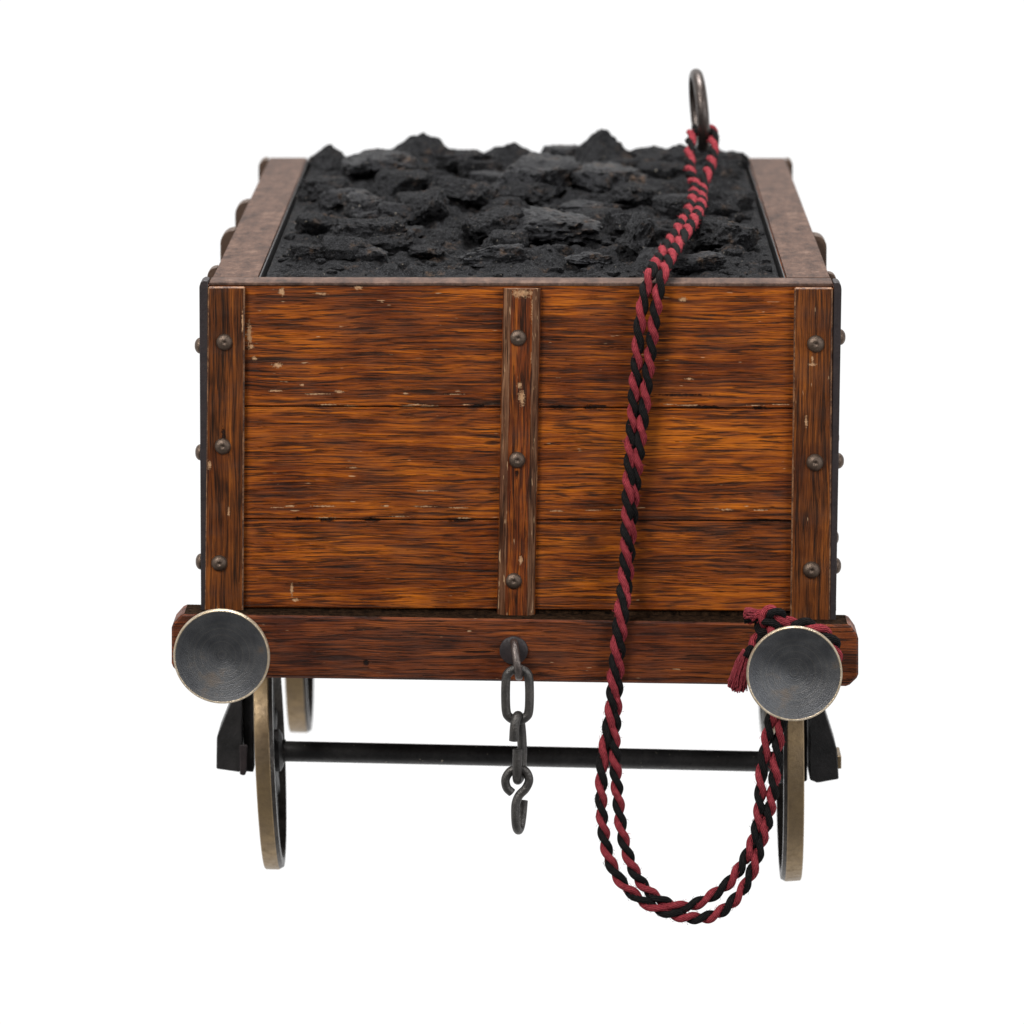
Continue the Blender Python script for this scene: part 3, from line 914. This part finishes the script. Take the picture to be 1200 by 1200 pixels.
A = [P(830, 166, RY + 15), P(820, 153, RY + 5), P(811, 155, RY - 25), P(809, 168, RY - 60), P(808, 188, RY - 110), P(810, 206, RY - 180), P(815, 218, RY - 240),
     over_coal(809, 243, 34), over_coal(795, 268, 32), over_coal(779, 292, 26), P(766, 314, 6), P(758, 333, -12), P(752, 365, -18), P(748, 400, -18),
     P(745, 440, -17), P(742, 480, -17), P(739, 520, -18), P(737, 560, -22), P(735, 600, -26), P(733.5, 640, -28), P(731, 680, -32), P(727, 712, -49), P(723, 750, -52),
     P(719, 790, -54), P(716, 830, -54), P(711, 862, -54), P(706, 893, -56), P(704.5, 930, -58), P(706.5, 967, -60), P(714, 1006, -62), P(730, 1036, -64), P(755, 1057, -65),
     P(784, 1070, -66), P(817, 1076, -66), P(842, 1070, -66), P(863, 1052, -66), P(880, 1025, -66), P(892, 988, -67), P(902, 950, -68), P(908, 908, -69), P(912, 870, -70), P(916, 845, -72), P(922, 815, -74)]
B_ = [P(828, 168, RY + 15), P(832, 153, RY + 5), P(836, 157, RY - 25), P(836, 170, RY - 60), P(834, 190, RY - 110), P(828, 206, RY - 180), P(823, 220, RY - 240),
      over_coal(820, 245, 36), over_coal(807, 268, 34), over_coal(790, 294, 28), P(779, 316, 4), P(773, 335, -13), P(768, 365, -18), P(764, 400, -18),
      P(759, 440, -18), P(755, 480, -19), P(750, 520, -20), P(745, 560, -16), P(741, 600, -15), P(738, 640, -16), P(735, 680, -20), P(731, 712, -46), P(727, 750, -50),
      P(724, 790, -48), P(722, 830, -48), P(720, 862, -52), P(721, 893, -56), P(724, 933, -56), P(730, 980, -58), P(742, 1018, -60), P(759, 1043, -61), P(780, 1058, -62),
      P(801, 1063, -62), P(821, 1057, -62), P(840, 1046, -62), P(858, 1030, -62), P(873, 1007, -64), P(883, 985, -66), P(889, 960, -66), P(891, 930, -68), P(893, 900, -69), P(898, 871, -70), P(903, 845, -72), P(912, 815, -74)]
pfun = lambda p: 62 if p.y > RY - 200 else 40 + 68 * max(0.0, min(1.0, p.y / 160))
twisted('strand', A, 0.4, pf=pfun)
twisted('strand', B_, 2.1, pf=pfun)
# turns round the buffer stem and the knot
K = -84
loopk = [P(912, 815, -74), P(890, 790, -78), P(886, 755, K), P(903, 737, K), P(925, 731, K), P(946, 733, K), P(962, 740, K), P(974, 750, K), P(979, 765, K + 4), P(972, 790, K + 8), P(950, 812, K + 10)]
twisted('knot_turn', loopk, 1.0, pitch_=42, rh=4.2, rp=5.0)
knot = [P(878, 724, -86), P(890, 722, -90), P(900, 727, -96), P(908, 735, -98), P(903, 744, -92), P(893, 738, -86), P(894, 726, -92), P(904, 716, -100), P(914, 722, -98), P(918, 736, -90), P(910, 750, -86)]
twisted('knot', knot, 2.6, pitch_=38, rh=3.8, rp=4.8)
tie = [P(905, 758, -84), P(890, 760, -86), P(878, 764, -88), P(872, 768, -90)]
twisted('tassel_neck', tie, 0.2, pitch_=36, rh=3.6, rp=4.4)
def tuft(name, a, d, w0, w1, depth, count, mats_f, r=0.8):
    bm = bmesh.new(); uvl = bm.loops.layers.uv.new('UVMap')
    ax = (d - a); side = Vector((ax.z, 0, -ax.x)).normalized()
    for k in range(count):
        u, v = random.uniform(-1, 1), random.uniform(-1, 1)
        v *= math.sqrt(1 - u * u)
        e = 1 + random.uniform(-0.14, 0.05) - 0.10 * u * u
        p = [a + side * u * w0 + Vector((0, v * w0, 0)),
             a + ax * 0.4 * e + side * u * (w0 * 0.5 + w1 * 0.55) + Vector((0, v * depth * 0.7, 0)) + side * random.gauss(0, 0.5),
             a + ax * 0.75 * e + side * u * w1 * 0.9 + Vector((0, v * depth, 0)) + side * random.gauss(0, 0.8),
             a + ax * e + side * u * w1 + Vector((0, v * depth, 0)) + side * random.gauss(0, 1.2)]
        path, _ = smooth_path(p, 2.5)
        tube(bm, path, r, 5, mat=mats_f(u), uvl=uvl)
    return from_bm(name, bm, [M_tuft, M_blk], cord, smooth=80)
M_tuft = yarn('frayed_red_yarn', (0.42, 0.05, 0.07), (0.75, 0.16, 0.19))
tuft('tassel', P(875, 762, -90), P(862, 809, -92), 4.5, 11, 6, 170, lambda u: 0)
tuft('frayed_end', P(893, 722, -92), P(872, 721, -94), 4.5, 8.5, 5, 90, lambda u: 1 if u < -0.45 else 0)
